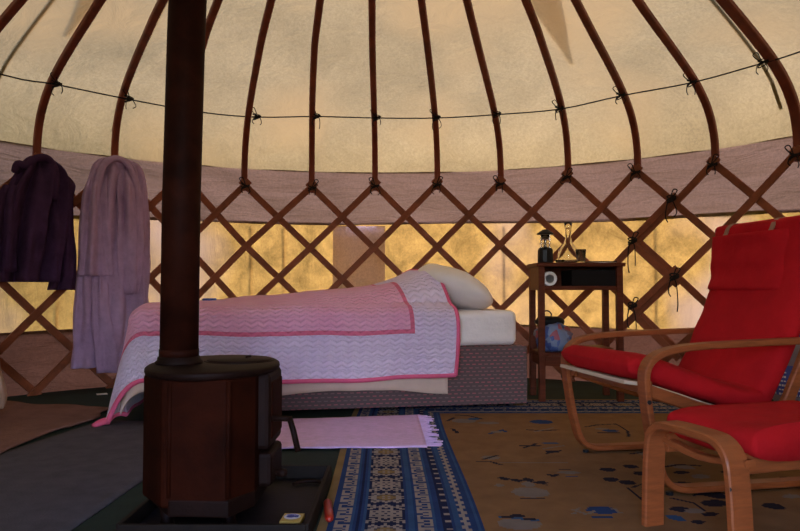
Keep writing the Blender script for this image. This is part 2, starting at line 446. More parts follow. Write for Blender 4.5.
# lattice
def lath_pts(u0,u1,rr,lo=None,ext=.05,z0=None,z1=None,shift=0):
    n=int(abs(u1-u0)*6)+2; out=[];sd=[]
    for i in range(n+1):
        t=i/n*(1+2*ext)-ext; u=u0+(u1-u0)*t
        return_z=(lambda uu,tt:(z0+(z1-z0)*tt))
        ztop=ZT(max(-10,min(20,u1)))
        zb=.02 if z0 is None else z0; zt=ztop if z1 is None else z1
        a=A(max(-11,min(20.99,u))); out.append(cyl(a,rr,zb+(zt-zb)*t+shift))
    for i in range(len(out)):
        T=(out[min(i+1,len(out)-1)]-out[max(i-1,0)]).normalized(); a=ang(out[i]); nrm=Vector((math.sin(a),math.cos(a),0)); sd.append(T.cross(nrm))
    return out,sd
pan=[thing('lattice_panel','crossed wooden lattice wall section running behind the bed and hanging robes','lattice wall',cyl(FA[3],R,0),'trellis wall sections'),
     thing('lattice_panel','crossed wooden lattice wall section tied on behind the red armchair','lattice wall',cyl(FA[11],R,0),'trellis wall sections')]
def mklath(u0,u1,rr,par,**k):
    p,s=lath_pts(u0,u1,rr,**k); m=MB(); m.sweep(p,s,.046,.014,ch=.2)
    m.build('lath',M['lath'],parent=par)
for i in range(-6,16):
    mid=i+1.5
    # rising right in front
    par=pan[0] if mid<9.6 else pan[1]
    mklath(i,i+3,R-.034,par,ext=.022)
    mklath(i+3,i,R-.018,par,ext=.022)
# doubled edge laths where the two sections overlap
def seg(ua,za,ub,zb,rr,par,sh):
    mklath(ua,ub,rr,par,z0=za,z1=zb,ext=.09,shift=sh)
zt=1.44; hh=(zt-.02)/6
seg(9.0,zt-2*hh,9.5,zt-hh,R-.048,pan[1],.035)
seg(9.5,zt-3*hh,9.0,zt-2*hh,R-.046,pan[1],-.035)
seg(9.0,zt-4*hh,9.5,zt-3*hh,R-.050,pan[1],.035)
seg(9.5,zt-5*hh,9.0,zt-4*hh,R-.046,pan[1],-.035)
for j,(x,y) in enumerate(((633,241),(672,199),(675,277),(633,306))):
    p=atr(x,y,R-.06); m=MB(); bow(m,p,ang(p),.11,.0038,seed=j+70,side=1); m.build('tie_cord',M['cord'],parent=pan[1],smooth=True)

# ------------------------------------------------------------------ floor coverings
def slab(name,poly,z,th,mat,label,cat,wavy=0,res=.04,seed=0):
    # poly: quad corners (near-left, near-right, far-right, far-left); grid with ragged edge
    a,b,c,d=[Vector((*p,0)) for p in poly]; nx=max(4,int((b-a).length/res)); ny=max(4,int((d-a).length/res)); m=MB(); vs=[]
    for i in range(nx+1):
        for j in range(ny+1):
            s_,t=i/nx,j/ny; p=(a*(1-s_)+b*s_)*(1-t)+(d*(1-s_)+c*s_)*t
            if wavy:
                ex=min(s_,1-s_); ey=min(t,1-t); k=max(0,1-8*min(ex,ey))
                p=p+Vector((noise.noise(Vector((p.x*4,p.y*4,seed))),noise.noise(Vector((p.x*4,p.y*4,seed+9))),0))*wavy*k
            zz=z+th+ (.004*wavy*20*max(0,noise.noise(Vector((p.x*5,p.y*5,seed+3)))) if wavy else 0)
            vs.append((p.x,p.y,zz))
    fs=[(i*(ny+1)+j,(i+1)*(ny+1)+j,(i+1)*(ny+1)+j+1,i*(ny+1)+j+1) for i in range(nx) for j in range(ny)]
    m.add(vs,fs)
    o=m.build(name,mat,smooth=True); s_=o.modifiers.new('t','SOLIDIFY'); s_.thickness=th*.9; s_.offset=-1
    tag(o,label,cat); return o
g=lambda x,y:tuple(atz(x,y)[:2])
slab('carpet',[(-1.80,1.15),(-.90,1.15),(-.845,3.30),(-1.46,3.42)],.0005,.006,M['greycarpet'],'plain blue-grey carpet strip on the floor left of the stove','carpet')
slab('rug',[(-2.35,2.2),(-1.60,2.2),(-1.50,3.70),(-2.38,3.98)],.007,.007,M['tanrug'],'plain tan rug with wavy edges on the floor by the left wall','rug',wavy=.07,res=.025,seed=4)

# patterned kilim, woven in small cells
KX0,KX1,KY0,KY1=-.235,1.93,1.15,4.04; CS=.0085
TAN,BLU,DBL,BEI,MID,GRY,BLK,OCH=range(8)
kcols=[(.235,.125,.055),(.022,.050,.150),(.012,.018,.060),(.33,.27,.23),(.035,.085,.19),(.20,.16,.14),(.018,.016,.03),(.26,.17,.07)]
kcols=[tuple(v*.88 for v in c) for c in kcols]
kmats=[prin('kilim_wool_%s'%n,c,.95,spec=.08,var=.14,vscale=10,bs=.4,bscale=120) for n,c in zip(('gold','blue','navy','beige','mid_blue','grey','black','ochre'),kcols)]
cell=lambda v,s:int(math.floor(v/s))
FIG="""
.............
..#...#...#..
.###.###.###.
.#.###.###.#.
..##.ooo.##..
.##.ooooo.##.
###oo#o#oo###
.##ooooooo##.
###oo#o#oo###
.##.ooooo.##.
..##.ooo.##..
.#.###.###.#.
.###.###.###.
..#...#...#..
......#......
#.#.......#.#
#.##.###.##.#
###.##.##.###
..###...###..
.##.#.#.#.##.
....#####....
.###########.
.#.##.#.##.#.
.###########.
.##.##.##.##.
.###########.
.#.##.#.##.#.
.###########.
....#####....
##..#...#..##
.##.#.#.#.##.
..#########..
###.##.##.###
#.#..###..#.#
#.....#.....#
""".split()
def border(e,al):
    # e: distance from rug edge, al: along the side
    if e<.028: return OCH
    if e<.040: return BLU
    if e<.088:   # key pattern
        i=cell(e-.040,.012); j=cell(al,.012)%6
        if i in(0,3): return BEI if j!=(0 if i==0 else 3) else BLU
        return BEI if (j in((1,2,5) if i==1 else (0,2,4))) else BLU
    if e<.124: return DBL if .098<e<.113 else (MID if e<.092 or e>.12 else BLU)
    if e<.235:   # figures between rosettes
        n=cell(e-.1795+.0085*6.5,.0085); k=cell(al,.0085)%len(FIG)
        return {'#':BEI,'o':OCH,'b':MID}.get(FIG[k][n] if 0<=n<13 else '.',DBL)
    if e<.268: return BLU if e<.245 or e>.260 else MID
    if e<.314:
        i=cell(e-.268,.0115); j=cell(al+.03,.012)%6
        if i in(0,3): return BEI if j!=(0 if i==0 else 3) else BLU
        return BEI if (j in((1,2,5) if i==1 else (0,2,4))) else BLU
    if e<.343: return MID if e<.322 else BLU
    if e<.368: return BEI if (al%.062)<.016 and .345<e<.366 else DBL
    if e<.388: return BLU if e<.378 else MID
    if e<.418:   # stepped teeth
        i=cell(e-.388,.010); j=cell(al,.012)%4; return BEI if (j+i)%4 in(0,1) or i==1 else BLU
    if e<.436: return BLU
    if e<.444: return MID
    if e<.452: return BLU
    return None
shapes=[]   # (kind,params,colour)
def gp(x,y): p=atz(x,y); return (p.x,p.y)
def ell(px,py,rx,ry,c,rot=0): shapes.append(('e',gp(px,py),rx,ry,rot,c))
def line(pts,w,c): shapes.append(('l',[gp(*p) for p in pts],w,c))
ell(544,423,.055,.05,BLU); ell(491,424,.05,.03,GRY); line([(530,431),(545,432),(560,431)],.012,BLK); line([(537,433),(556,429)],.010,GRY)
ell(466,422,.06,.05,GRY); line([(450,422),(456,419)],.014,BLK); line([(455,430),(460,434)],.014,BLK); line([(458,416),(472,417),(484,420)],.012,BLK); ell(476,420,.03,.03,MID)
line([(492,435),(505,431),(508,433)],.014,BLU); ell(499,433,.03,.02,GRY)
line([(588,428),(600,426),(618,425),(630,432),(631,438)],.010,BLK); ell(613,432,.035,.03,BLU); ell(604,430,.03,.02,GRY); line([(602,434),(622,434)],.012,BLK)
line([(523,447),(540,447)],.016,BLK); line([(526,449),(538,445)],.010,BLK); ell(552,444.5,.035,.016,MID); line([(545,450),(565,447)],.010,GRY); ell(553,453,.03,.02,BLK); line([(547,455),(562,452)],.010,BLK)
ell(491,459,.035,.03,GRY); line([(477,463),(490,463),(500,466)],.012,BLK); line([(484,461),(498,457)],.010,BLK); 
line([(500,480),(515,481),(528,483),(546,487)],.008,BLK)
for x,y in((502,480),(515,482),(526,481),(540,484)): ell(x,y,.016,.022,BLK,.5)
ell(528,494,.06,.055,GRY); ell(526,486,.02,.03,GRY); line([(520,500),(540,500)],.012,BLK); ell(497,487,.014,.02,GRY)
line([(547,476),(551,478),(556,476)],.012,BLK); ell(568,474,.04,.02,GRY); line([(560,471),(568,471)],.010,BLK); line([(567,478),(574,478)],.010,BLU)
for x,y in((607,471),(609,481),(625,484),(630,468),(640,475)): ell(x,y,.028,.026,BLK,.6)
line([(625,490),(640,503),(642,485),(630,489)],.008,BLK)
ell(515,526,.06,.045,GRY); ell(513,518,.02,.02,BLK,.4); line([(498,519),(513,520),(532,522)],.014,MID); ell(504,519,.02,.012,BLK); ell(525,521,.02,.012,BLK)
ell(598,512,.045,.035,BLU); line([(591,519),(605,519)],.012,BLU); line([(570,512),(582,516),(590,513)],.010,GRY); line([(570,516),(575,510)],.008,GRY); line([(610,511),(617,515)],.008,GRY)
for x,y,a_,b_,c in((683,487,.045,.04,BLK),(699,478,.035,.025,GRY),(680,474,.03,.02,BLK),(711,505,.045,.03,BLK),(676,511,.03,.025,BLK),(672,520,.02,.03,MID),(690,513,.03,.02,GRY),(706,516,.025,.015,BLK),(770,508,.03,.03,BLK),(788,498,.03,.02,GRY),(694,524,.02,.015,BLK)):
    ell(x,y,a_,b_,c,.4)
line([(668,500),(690,505),(700,512)],.010,BLK)
line([(500,464),(530,464),(570,464.5)],.006,GRY)
# the same flowers and vases go on where the chairs stand
rk=random.Random(3)
for k in range(26):
    x=.35+rk.random()*1.05; y=1.6+rk.random()*1.9
    if x<.9 and not(.9<x): 
        pass
    if x>.95 or y<1.8:
        c=rk.choice((BLK,GRY,BLU)); shapes.append(('e',(x,y),.045,.03,rk.random()*3,c)); shapes.append(('l',[(x-.06,y),(x,y+.03),(x+.07,y+.01)],.012,BLK))
import bisect
def inshape(x,y):
    r=None
    for s_ in shapes:
        if s_[0]=='e':
            cx,cy=s_[1]
            dx,dy=x-cx,y-cy
            if abs(dx)>.1 or abs(dy)>.1: continue
            c_,q_=math.cos(s_[4]),math.sin(s_[4]); u=(dx*c_+dy*q_)/s_[2]; v=(-dx*q_+dy*c_)/s_[3]
            if u*u+v*v<1: r=s_[5]
        else:
            P=s_[1]
            for (ax,ay),(bx,by) in zip(P,P[1:]):
                vx,vy=bx-ax,by-ay; l=vx*vx+vy*vy or 1e-9; t=max(0,min(1,((x-ax)*vx+(y-ay)*vy)/l))
                if (x-ax-vx*t)**2+(y-ay-vy*t)**2<(s_[2]*.62)**2: r=s_[3]; break
    return r
nx=int((KX1-KX0)/CS); ny=int((KY1-KY0)/CS); mi=[]
vs=[(KX0+i*CS,KY0+j*CS,.0055+.0008*noise.noise(Vector((i*.1,j*.1,0)))) for i in range(nx+1) for j in range(ny+1)]
# slight bow of the long edges, as in an old hand-woven rug
def bowx(x,y): return x+.012*math.sin((y-KY0)/(KY1-KY0)*pi*2)
vs=[(bowx(x,y),y,z) for x,y,z in vs]
for i in range(nx):
    x=KX0+(i+.5)*CS
    for j in range(ny):
        y=KY0+(j+.5)*CS; dx=min(x-KX0,KX1-x); dy=min(y-KY0,KY1-y)
        if dx<=dy: c=border(dx,y)
        else: c=border(dy,x)
        if c is None: c=inshape(x,y); c=TAN if c is None else c
        mi.append(c)
m=MB(); m.v=vs; m.f=[(i*(ny+1)+j,(i+1)*(ny+1)+j,(i+1)*(ny+1)+j+1,i*(ny+1)+j+1) for i in range(nx) for j in range(ny)]; m.mi=mi
ko=m.build('patterned_rug',kmats); tag(ko,'large gold rug with blue key patterned border and scattered vase motifs','rug')
mod=ko.modifiers.new('t','SOLIDIFY'); mod.thickness=.0045; mod.offset=-1

# pink rug with fringe
root=thing('fringed_rug','small pale pink cotton rug with fringed end, lying in front of the bed','rug',(-.4,3.1,.007))
def pinkq(s_,t): # s 0..1 left-right, t 0..1 near-far
    a=Vector((-.92,2.76,0)); b=Vector((.11,2.80,0)); c=Vector((.09,3.50,0)); d=Vector((-.98,3.30,0))
    p=(a*(1-s_)+b*s_)*(1-t)+(d*(1-s_)+c*s_)*t; k=max(0,1-10*min(t,1-t))
    return p+Vector((0,.012*noise.noise(Vector((p.x*9,t*4,0)))*k,.0085+.003*abs(noise.noise(Vector((p.x*7,p.y*7,1))))+.006))
m=MB(); nx_,ny_=60,36
m.add([pinkq(i/nx_,j/ny_) for i in range(nx_+1) for j in range(ny_+1)],[(i*(ny_+1)+j,(i+1)*(ny_+1)+j,(i+1)*(ny_+1)+j+1,i*(ny_+1)+j+1) for i in range(nx_) for j in range(ny_)])
o=m.build('rug_body',M['pinkrug'],parent=root,smooth=True); mod=o.modifiers.new('t','SOLIDIFY'); mod.thickness=.006; mod.offset=-1
m=MB(); rk=random.Random(5)
for j in range(34):
    p=pinkq(1,(j+.5)/34); L=rk.uniform(.03,.075); dy=rk.uniform(-.02,.02)
    m.tube([p,p+Vector((L*.5,dy*.4,-.001)),p+Vector((L,dy,-.002))],.003,5)
tag(m.build('fringe',M['pinkrug'],parent=root),kind='stuff')

# ------------------------------------------------------------------ bed
B0=Vector((.700,3.784,0)); E1=Vector((-.9835,-.1811,0)); W1=Vector((-.1811,.9835,0)); BL=1.965; BW=.86
def bed(s_,q,z): return B0+E1*s_+W1*q+Vector((0,0,z))
brot=Matrix((E1,W1,(0,0,1))).transposed()
m=MB(); m.box(bed(BL/2,BW/2,.181),(BL,BW,.314),rot=brot)
root=thing('bed_base','divan bed base in patterned brown fabric under the white mattress','bed base',bed(BL/2,BW/2,0))
m.build('base_box',M['divan'],parent=root,bevel=.012)
m=MB()
for s_ in(.002,BL-.002): pass
m.tube([bed(.01,.005,.332),bed(BL-.01,.005,.332)],.006,6); m.build('piping',M['divan'],parent=root)
for s_,q in((.12,.1),(BL-.12,.1),(.12,BW-.1),(BL-.12,BW-.1)):
    m=MB(); m.lathe(bed(s_,q,0),[(.02,.006),(.022,.03)],n=16); m.build('leg',M['black'],parent=root)
m=MB(); m.box(bed(.04+(BL-.06)/2,BW/2+.0,.435),(BL-.08,BW-.04,.19),rot=brot)
o=m.build('mattress',M['white'],bevel=.035); o.modifiers['b'].segments=5; tag(o,'white sheeted mattress on the patterned divan base','mattress')
# creased sheet hanging at the foot of the pillow side
def drape(name,mat,label,cat,L0,L1,front,topq,ztopf,off,nx=110,ny=80,solid=.012,foot=0,uvs=False,wr=.006,parent=None,hemf=None,edge0=None,foldamp=0,fr=.05):
    """cloth over the bed: along 0..(L1-L0+foot), across 0..front+topq"""
    m=MB(); vs=[]; uv=[]
    Lt=L1-L0+foot; Wt=front+topq
    for i in range(nx+1):
        for j in range(ny+1):
            p=Lt*i/nx; q=Wt*j/ny-front      # q<0 hangs in front
            s_=L0+p
            if edge0: s_=L0+p+edge0(q)*(1-i/nx)
            over_f=max(0,-q); over_e=max(0,s_-BL)
            ss=min(s_,BL); qq=max(q,0)
            zt_=ztopf(ss,qq)
            r=math.hypot(over_f,over_e)
            if r<1e-6: P=bed(ss,qq,zt_)
            else:
                an=math.atan2(over_f,over_e); diag=math.sin(2*an)
                rad=fr; 
                # rounded shoulder then nearly vertical fall
                if over_e==0 or over_f==0: dist=r
                else: dist=r*(1-.06*diag)
                if dist<rad*pi/2: hx=rad*math.sin(dist/rad); dz=rad*(1-math.cos(dist/rad))
                else: hx=rad+ (dist-rad*pi/2)*(.03+.22*diag)+off*0; dz=rad+(dist-rad*pi/2)*(1-.05*diag)
                z=zt_-dz
                if z<.022:
                    hx+=(.022-z)*.9; z=.022+.012*abs(math.sin(hx*25))
                hx+=off
                if foldamp: hx+=foldamp*min(1,dist/.2)*math.sin(s_*26+2*math.sin(s_*7))
                P=bed(ss,0 if over_f or q<0 else qq,0) if False else bed(ss+hx*math.cos(an),(-hx*math.sin(an)) if q<0 else qq,z)
                if hemf and over_f: P.z+=hemf(s_)*over_f/front
            nz=wr*noise.noise(Vector((s_*6,q*6,2)))+wr*.6*noise.noise(Vector((s_*14,q*14,5)))
            P=P+(Vector((0,0,nz)) if q>0 and over_e==0 else -W1*nz*1.2)
            vs.append(P); uv.append((p,q+front))
    k=ny+1
    m.add(vs,[(i*k+j,(i+1)*k+j,(i+1)*k+j+1,i*k+j+1) for i in range(nx) for j in range(ny)]); m.uv=uv
    o=m.build(name,mat,smooth=True,solid=solid,parent=parent)
    return o,vs,k
def ztop(s_,q):
    # duvet under the quilt swells towards the head of the bed
    e=max(0,min(1,q/.22)); e=1-(1-e)**2; b=max(0,min(1,(BW+.02-q)/.2)); e*=b**.5
    rid=.018+.10*max(0,min(1,(1.7-s_)/1.15))+.075*math.exp(-((s_-.50)/.17)**2)
    f=max(0,min(1,(BL-s_)/.25)); f=1-(1-f)**2
    return .560+(rid*e)*(.35+.65*f)+.012*noise.noise(Vector((s_*3,q*4,0)))
LEN=BL-.435; FOOT=.57; FR=.405
def quiltmat():
    m,nt,out=newmat('quilt_cotton'); p=nt.nodes.new('ShaderNodeBsdfPrincipled'); tc=nt.nodes.new('ShaderNodeTexCoord'); sp=nt.nodes.new('ShaderNodeSeparateXYZ')
    nt.links.new(tc.outputs['UV'],sp.inputs[0]); U,V=sp.outputs['X'],sp.outputs['Y']
    Lt=LEN+FOOT; Wt=FR+BW
    du=math_(nt,'MINIMUM',math_(nt,'SUBTRACT',U,.235),math_(nt,'SUBTRACT',Lt-.27,U)); dv=math_(nt,'MINIMUM',math_(nt,'SUBTRACT',V,.225),math_(nt,'SUBTRACT',Wt+.2,V))
    d=math_(nt,'MINIMUM',du,dv)
    f=noisen(nt,coords(nt),5,3)
    pink=ramp(nt,f,[(.3,(.88,.40,.60)),(.7,(.93,.49,.68))]); wh=ramp(nt,f,[(.3,(.82,.67,.90)),(.7,(.87,.74,.94))])
    c=mixc(nt,math_(nt,'GREATER_THAN',d,0),wh,pink)
    edge=math_(nt,'LESS_THAN',math_(nt,'ABSOLUTE',math_(nt,'SUBTRACT',d,.006)),.011)
    c=mixc(nt,edge,c,(.78,.17,.30))
    # zig-zag quilting ridges
    tri=math_(nt,'PINGPONG',U,.03); h=math_(nt,'ADD',V,math_(nt,'MULTIPLY',tri,.55)); st_=math_(nt,'PINGPONG',h,.0125)
    st2=math_(nt,'PINGPONG',V,.026)
    hh_=math_(nt,'ADD',math_(nt,'SMOOTH_MIN',st_,.007,.004),math_(nt,'MULTIPLY',math_(nt,'SMOOTH_MIN',st2,.005,.003),1.2))
    nt.links.new(bump(nt,hh_,1.0,1.1),p.inputs['Normal'])
    # stitched grooves
    gr=math_(nt,'LESS_THAN',st_,.0016); c=mixc(nt,math_(nt,'MULTIPLY',gr,.16),c,(.25,.16,.24))
    nt.links.new(c,p.inputs['Base Color']); p.inputs['Roughness'].default_value=.85; p.inputs['Sheen Weight'].default_value=.1; p.inputs['Specular IOR Level'].default_value=.15
    nt.links.new(p.outputs[0],out.inputs[0]); return m
root=thing('quilt','pink quilt with wide white zigzag stitched border spread over the bed','quilt',bed(1.1,.4,.55))
qe=lambda q:(-.0 if q<0 else -.0+.0)+(.012*math.sin(q*9))+(.20*max(0,q))
q_o,qv,qk=drape('quilt_cover',quiltmat(),None,None,.435,BL,FR,BW,ztop,.030,nx=150,ny=100,foot=FOOT,parent=root,edge0=qe,
    hemf=lambda s_:.012*math.sin(s_*4.2)+.0,fr=.075,solid=.014)
nx_,ny_=150,100
loop=[qv[i*qk] for i in range(0,nx_+1)]
loopb=[qv[j] for j in range(ny_,-1,-1)]+loop+[qv[nx_*qk+j] for j in range(0,ny_+1)]
M['bind']=prin('pink_binding',(.76,.13,.25),.8,var=.08)
m=MB(); m.tube(loopb,.0125,8); m.build('binding',M['bind'],parent=root,smooth=True)
# cream blanket below it
o,_,_=drape('blanket',M['cream'],None,None,.47,BL,.395,BW*.9,lambda s_,q:max(.536,ztop(s_,q)-.018),.012,nx=120,ny=50,foot=.38,solid=.008,foldamp=.005,fr=.05,
   hemf=lambda s_:-.060-.015*math.sin(s_*5)+.02*max(0,s_-1.1))
tag(o,'cream blanket whose hem shows below the pink quilt','blanket')
# sheet tucked
# pillow
def pillow(name,c,ex,ey,ez,dims,mat,label,cat,seed=0,pw=.55,parent=None):
    m=MB(); N,K=40,24; vs=[]
    for i in range(N):
        for j in range(K+1):
            a=2*pi*i/N; b=-pi/2+pi*j/K
            x=math.copysign(abs(math.cos(a))**pw,math.cos(a)); y=math.copysign(abs(math.sin(a))**pw,math.sin(a)); rr=math.cos(b)**.55
            z=math.sin(b)*(1-.0*abs(x))
            k=1-.55*(abs(x)*abs(y))*rr**2
            p=Vector((x*rr*dims[0],y*rr*dims[1],z*dims[2]*k))
            nn=.010*noise.noise(p*9+Vector((seed,0,0)))+.02*noise.noise(p*4+Vector((seed,4,0)))
            p=p*(1+nn*3)
            vs.append(Vector(c)+ex*p.x+ey*p.y+ez*p.z)
    k=K+1
    m.add(vs,[(i*k+j,((i+1)%N)*k+j,((i+1)%N)*k+j+1,i*k+j+1) for i in range(N) for j in range(K)])
    o=m.build(name,mat,smooth=True,parent=parent)
    if label: tag(o,label,cat)
    return o
tl_=math.radians(24); ex=(E1*math.cos(tl_)+Vector((0,0,1))*math.sin(tl_)); ez=(-E1*math.sin(tl_)+Vector((0,0,1))*math.cos(tl_))
pillow('pillow',bed(.335,.38,.655),ex,W1,ez,(.225,.33,.105),M['white'],'plump white pillow at the head of the bed against the lattice','pillow',seed=2)
# small folded thing on the foot of the quilt
pq=bed(1.62,.62,.60); p_=aty(206,299.5,3.98)
root=thing('folded_cloth','small tan and blue folded cloth on the far side of the quilt','cloth',(p_.x,p_.y,p_.z-.03))
zq=p_.z-.004
m=MB(); m.box((p_.x-.02,p_.y,zq-.016),(.13,.09,.026),rot=.1); m.build('fold',M['beigec'],parent=root,bevel=.01)
m=MB(); m.box((p_.x+.02,p_.y,zq+.004),(.08,.08,.014),rot=.25); m.build('blue_fold',M['bluecap'],parent=root,bevel=.006)

# ------------------------------------------------------------------ stove
SX,SY=-.553,2.035
root=thing('wood_stove','dark rusty cast iron wood stove with flue pipe standing in a tray','stove',(SX,SY,.02))
def octo(cx,cy,hx,hy,c=.45,cy2=.45):
    a,b=hx*c,hy*cy2
    return [(cx-a,cy-hy),(cx+a,cy-hy),(cx+hx,cy-b),(cx+hx,cy+b),(cx+a,cy+hy),(cx-a,cy+hy),(cx-hx,cy+b),(cx-hx,cy-b)]
SXF=.93
body=[(-.625,1.815),(-.452,1.805),(-.398,1.90),(-.398,2.20),(-.45,2.27),(-.64,2.27),(-.715,2.19),(-.715,1.93)]
m=MB(); m.prism(body,.075,.412); m.build('body',M['rust'],parent=root,bevel=.008)
body=[(SX+(x-SX)*.905+.014,y) for x,y in body]
low=[(SX+(x-SX)*.985,SY+(y-SY)*.985) for x,y in body]
m=MB(); m.prism([(SX+(x-SX)*1.012,SY+(y-SY)*1.012) for x,y in body],.055,.10); m.build('base_plinth',M['castiron'],parent=root,bevel=.005)
for x,y in((-.63,1.88),(-.46,1.88),(-.63,2.2),(-.46,2.2)):
    m=MB(); m.lathe((x,y,0),[(.022,.012),(.016,.03),(.018,.056)],n=12); m.build('leg',M['castiron'],parent=root,smooth=True)
# panel seams
def vbar(x,y,w=.006,z0=.105,z1=.405): return MB().tube([(x,y,z0),(x,y,z1)],w,6)
for (x,y) in body[:2]+body[7:]:
    m=vbar(x,y,.007); m.build('corner_strip',M['rust'],parent=root,smooth=True)
m=MB(); m.lathe((-.546,2.035,0),[(.186,.408),(.198,.412),(.201,.420),(.200,.428),(.193,.433),(0,.433)],n=56,sx=.93,sy=1.24); m.build('top_plate',M['castiron'],parent=root,smooth=True,bevel=.001)
m=MB(); m.lathe((-.487,2.10,0),[(.096,.431),(.098,.436),(.093,.439),(0,.440)],n=40); m.lathe((-.487,2.10,0),[(.104,.431),(.106,.4345),(.100,.4345)],n=40); m.build('hotplate_lid',M['castiron'],parent=root,smooth=True)
m=MB(); m.tube([(-.487+.02,2.10,.439),(-.487+.02,2.10,.444),(-.457,2.11,.445)],.004,6); m.build('lid_slot',M['castiron'],parent=root)
px_=(-.645,2.015)
m=MB(); m.lathe((px_[0],px_[1],0),[(.066,.432),(.068,.438),(.061,.444),(.060,.452),(.056,.455)],n=32); m.build('flue_collar',M['castiron'],parent=root,smooth=True)
top=Vector((px_[0]+.03,px_[1]+.0,2.95))
m=MB(); m.tube([(px_[0],px_[1],.44),(px_[0]+.002,px_[1],.9),(px_[0]+.011,px_[1],1.4),(px_[0]+.03,px_[1],2.0),top],.0545,36)
fp=m.build('flue_pipe',M['pipe'],parent=root,smooth=True)
m=MB(); m.tube([(px_[0],px_[1],.455),(px_[0],px_[1],.475)],.0565,32); m.build('pipe_band',M['pipe'],parent=root,smooth=True)
# door side faces right
m=MB(); m.box((-.388,2.04,.305),(.045,.20,.215)); d=m.build('stove_door',M['castiron'],parent=root,bevel=.014)
m=MB(); m.box((-.367,2.04,.305),(.012,.16,.16)); m.build('door_panel',M['rust'],parent=d,bevel=.004); 
m=MB(); m.tube([(-.362,1.955,.285),(-.305,1.955,.283)],.008,8); m.tube([(-.312,1.955,.286),(-.300,1.95,.25),(-.285,1.94,.195)],.0085,8); m.build('door_handle',M['castiron'],parent=d,smooth=True)
m=MB(); m.box((-.384,2.04,.14),(.045,.18,.095)); d=m.build('ash_door',M['castiron'],parent=root,bevel=.012)
m=MB(); m.tube([(-.352,1.965,.13),(-.335,1.965,.13)],.008,8); m.lathe((-.332,1.965,0),[(.0,.118),(.012,.122),(.014,.13),(.012,.138),(0,.142)],n=12); m.build('knob',M['castiron'],parent=d,smooth=True)
for o_ in [c for c in COL.objects if c.name.startswith(('door_panel','door_handle','knob'))]:
    o_.matrix_parent_inverse=Matrix.Identity(4) if False else Matrix()  # parents sit at stove root
# hearth tray
TX0,TX1,TY0,TY1=-.715,-.238,1.765,2.345
root=thing('hearth_tray','dark shallow metal tray with raised rim under the wood stove','tray',((TX0+TX1)/2,(TY0+TY1)/2,0))
m=MB(); m.box(((TX0+TX1)/2,(TY0+TY1)/2,.0065),(TX1-TX0,TY1-TY0,.011)); m.build('tray_floor',M['tray'],parent=root)
for c,s_ in (((TX0,(TY0+TY1)/2,.028),(.014,TY1-TY0,.052)),((TX1,(TY0+TY1)/2,.028),(.014,TY1-TY0,.052)),(((TX0+TX1)/2,TY0,.028),(TX1-TX0,.014,.052)),(((TX0+TX1)/2,TY1,.028),(TX1-TX0,.014,.052))):
    m=MB(); m.box(c,s_); m.build('tray_rim',M['trayrim'],parent=root,bevel=.003)
# poker
m=MB(); m.tube(crom([(-.345,2.24,.020),(-.31,2.27,.022),(-.27,2.265,.022),(-.240,2.235,.022)],5),.0055,8)
o=m.build('poker',M['castiron'],smooth=True); tag(o,'thin black curved iron poker lying in the tray beside the stove','poker')
# matchbox
c=[atz(x,y,.030) for x,y in((286,511),(307,511),(300,522),(276,521))]
cm=sum(c,Vector())/4; ww=(c[1]-c[0]).length*.92; hh_=.058
root=thing('matchbox','small yellow matchbox with blue and white oval label lying in the tray','matchbox',(cm.x,cm.y,.012))
m=MB(); m.box((cm.x,cm.y,.021),(ww*1.05,hh_*1.15,.012),rot=-.05); m.build('box_sleeve',M['yellowp'],parent=root,bevel=.001)
m=MB(); m.lathe((cm.x,cm.y,0),[(.0265,.0290),(.0265,.0296),(0,.0296)],n=28,sx=.85,sy=.85); m.build('label_oval',M['paper'],parent=root)
m=MB(); m.lathe((cm.x-.004,cm.y,0),[(.012,.0296),(.012,.0302),(0,.0302)],n=18,sx=1,sy=.9); m.box((cm.x+.012,cm.y,.0299),(.010,.016,.0008)); m.box((cm.x-.004,cm.y+.015,.0299),(.026,.003,.0008)); m.build('label_emblem',M['bluep'],parent=root)
# lighter
root=thing('lighter','red plastic cylindrical lighter lying on the edge of the patterned rug beside the tray','lighter',(-.205,2.0,.005))
a_,b_=atz(327.5,502,.018),atz(329.5,520,.018)
dv=(b_-a_).normalized(); L=(b_-a_).length
m=MB(); m.tube([a_-dv*.004,a_,a_+dv*.01,a_+dv*L*.5,b_-dv*.02,b_-dv*.006,b_],[.004,.010,.0125,.0125,.0125,.009,.004],16); m.build('lighter_body',M['lighter'],parent=root,smooth=True)
m=MB(); m.tube([a_-dv*.012,a_-dv*.002],.006,10); m.build('lighter_nozzle',M['chrome'],parent=root,smooth=True)
# paper scrap
p_=atz(102,395); m=MB(); m.box((p_.x,p_.y,.006),(.06,.05,.003),rot=.5); o=m.build('paper_scrap',M['paper']); tag(o,'small white paper scrap on the dark floor by the wall behind the bed foot','paper')

# ------------------------------------------------------------------ side table
TXa,TXb,TYa,TYb=.795,1.285,3.95,4.26
root=thing('side_table','dark red-brown wooden side table with open compartment and lower shelf beside the bed','side table',((TXa+TXb)/2,(TYa+TYb)/2,0))
tc=((TXa+TXb)/2,(TYa+TYb)/2); tw,td=TXb-TXa,TYb-TYa
m=MB(); m.box((tc[0],tc[1],.790),(tw+.02,td+.02,.022)); m.build('table_top',M['tablew'],parent=root,bevel=.004)
for x in(TXa+.02,TXb-.02):
    for y in(TYa+.02,TYb-.02):
        m=MB(); m.box((x,y,.39),(.036,.036,.78)); m.build('leg',M['tablew'],parent=root,bevel=.003)
m=MB(); m.box((TXa+.015,tc[1],.72),(.022,td-.03,.12)); m.build('side_panel',M['tablew'],parent=root)
m=MB(); m.box((TXb-.015,tc[1],.72),(.022,td-.03,.12)); m.build('side_panel',M['tablew'],parent=root)
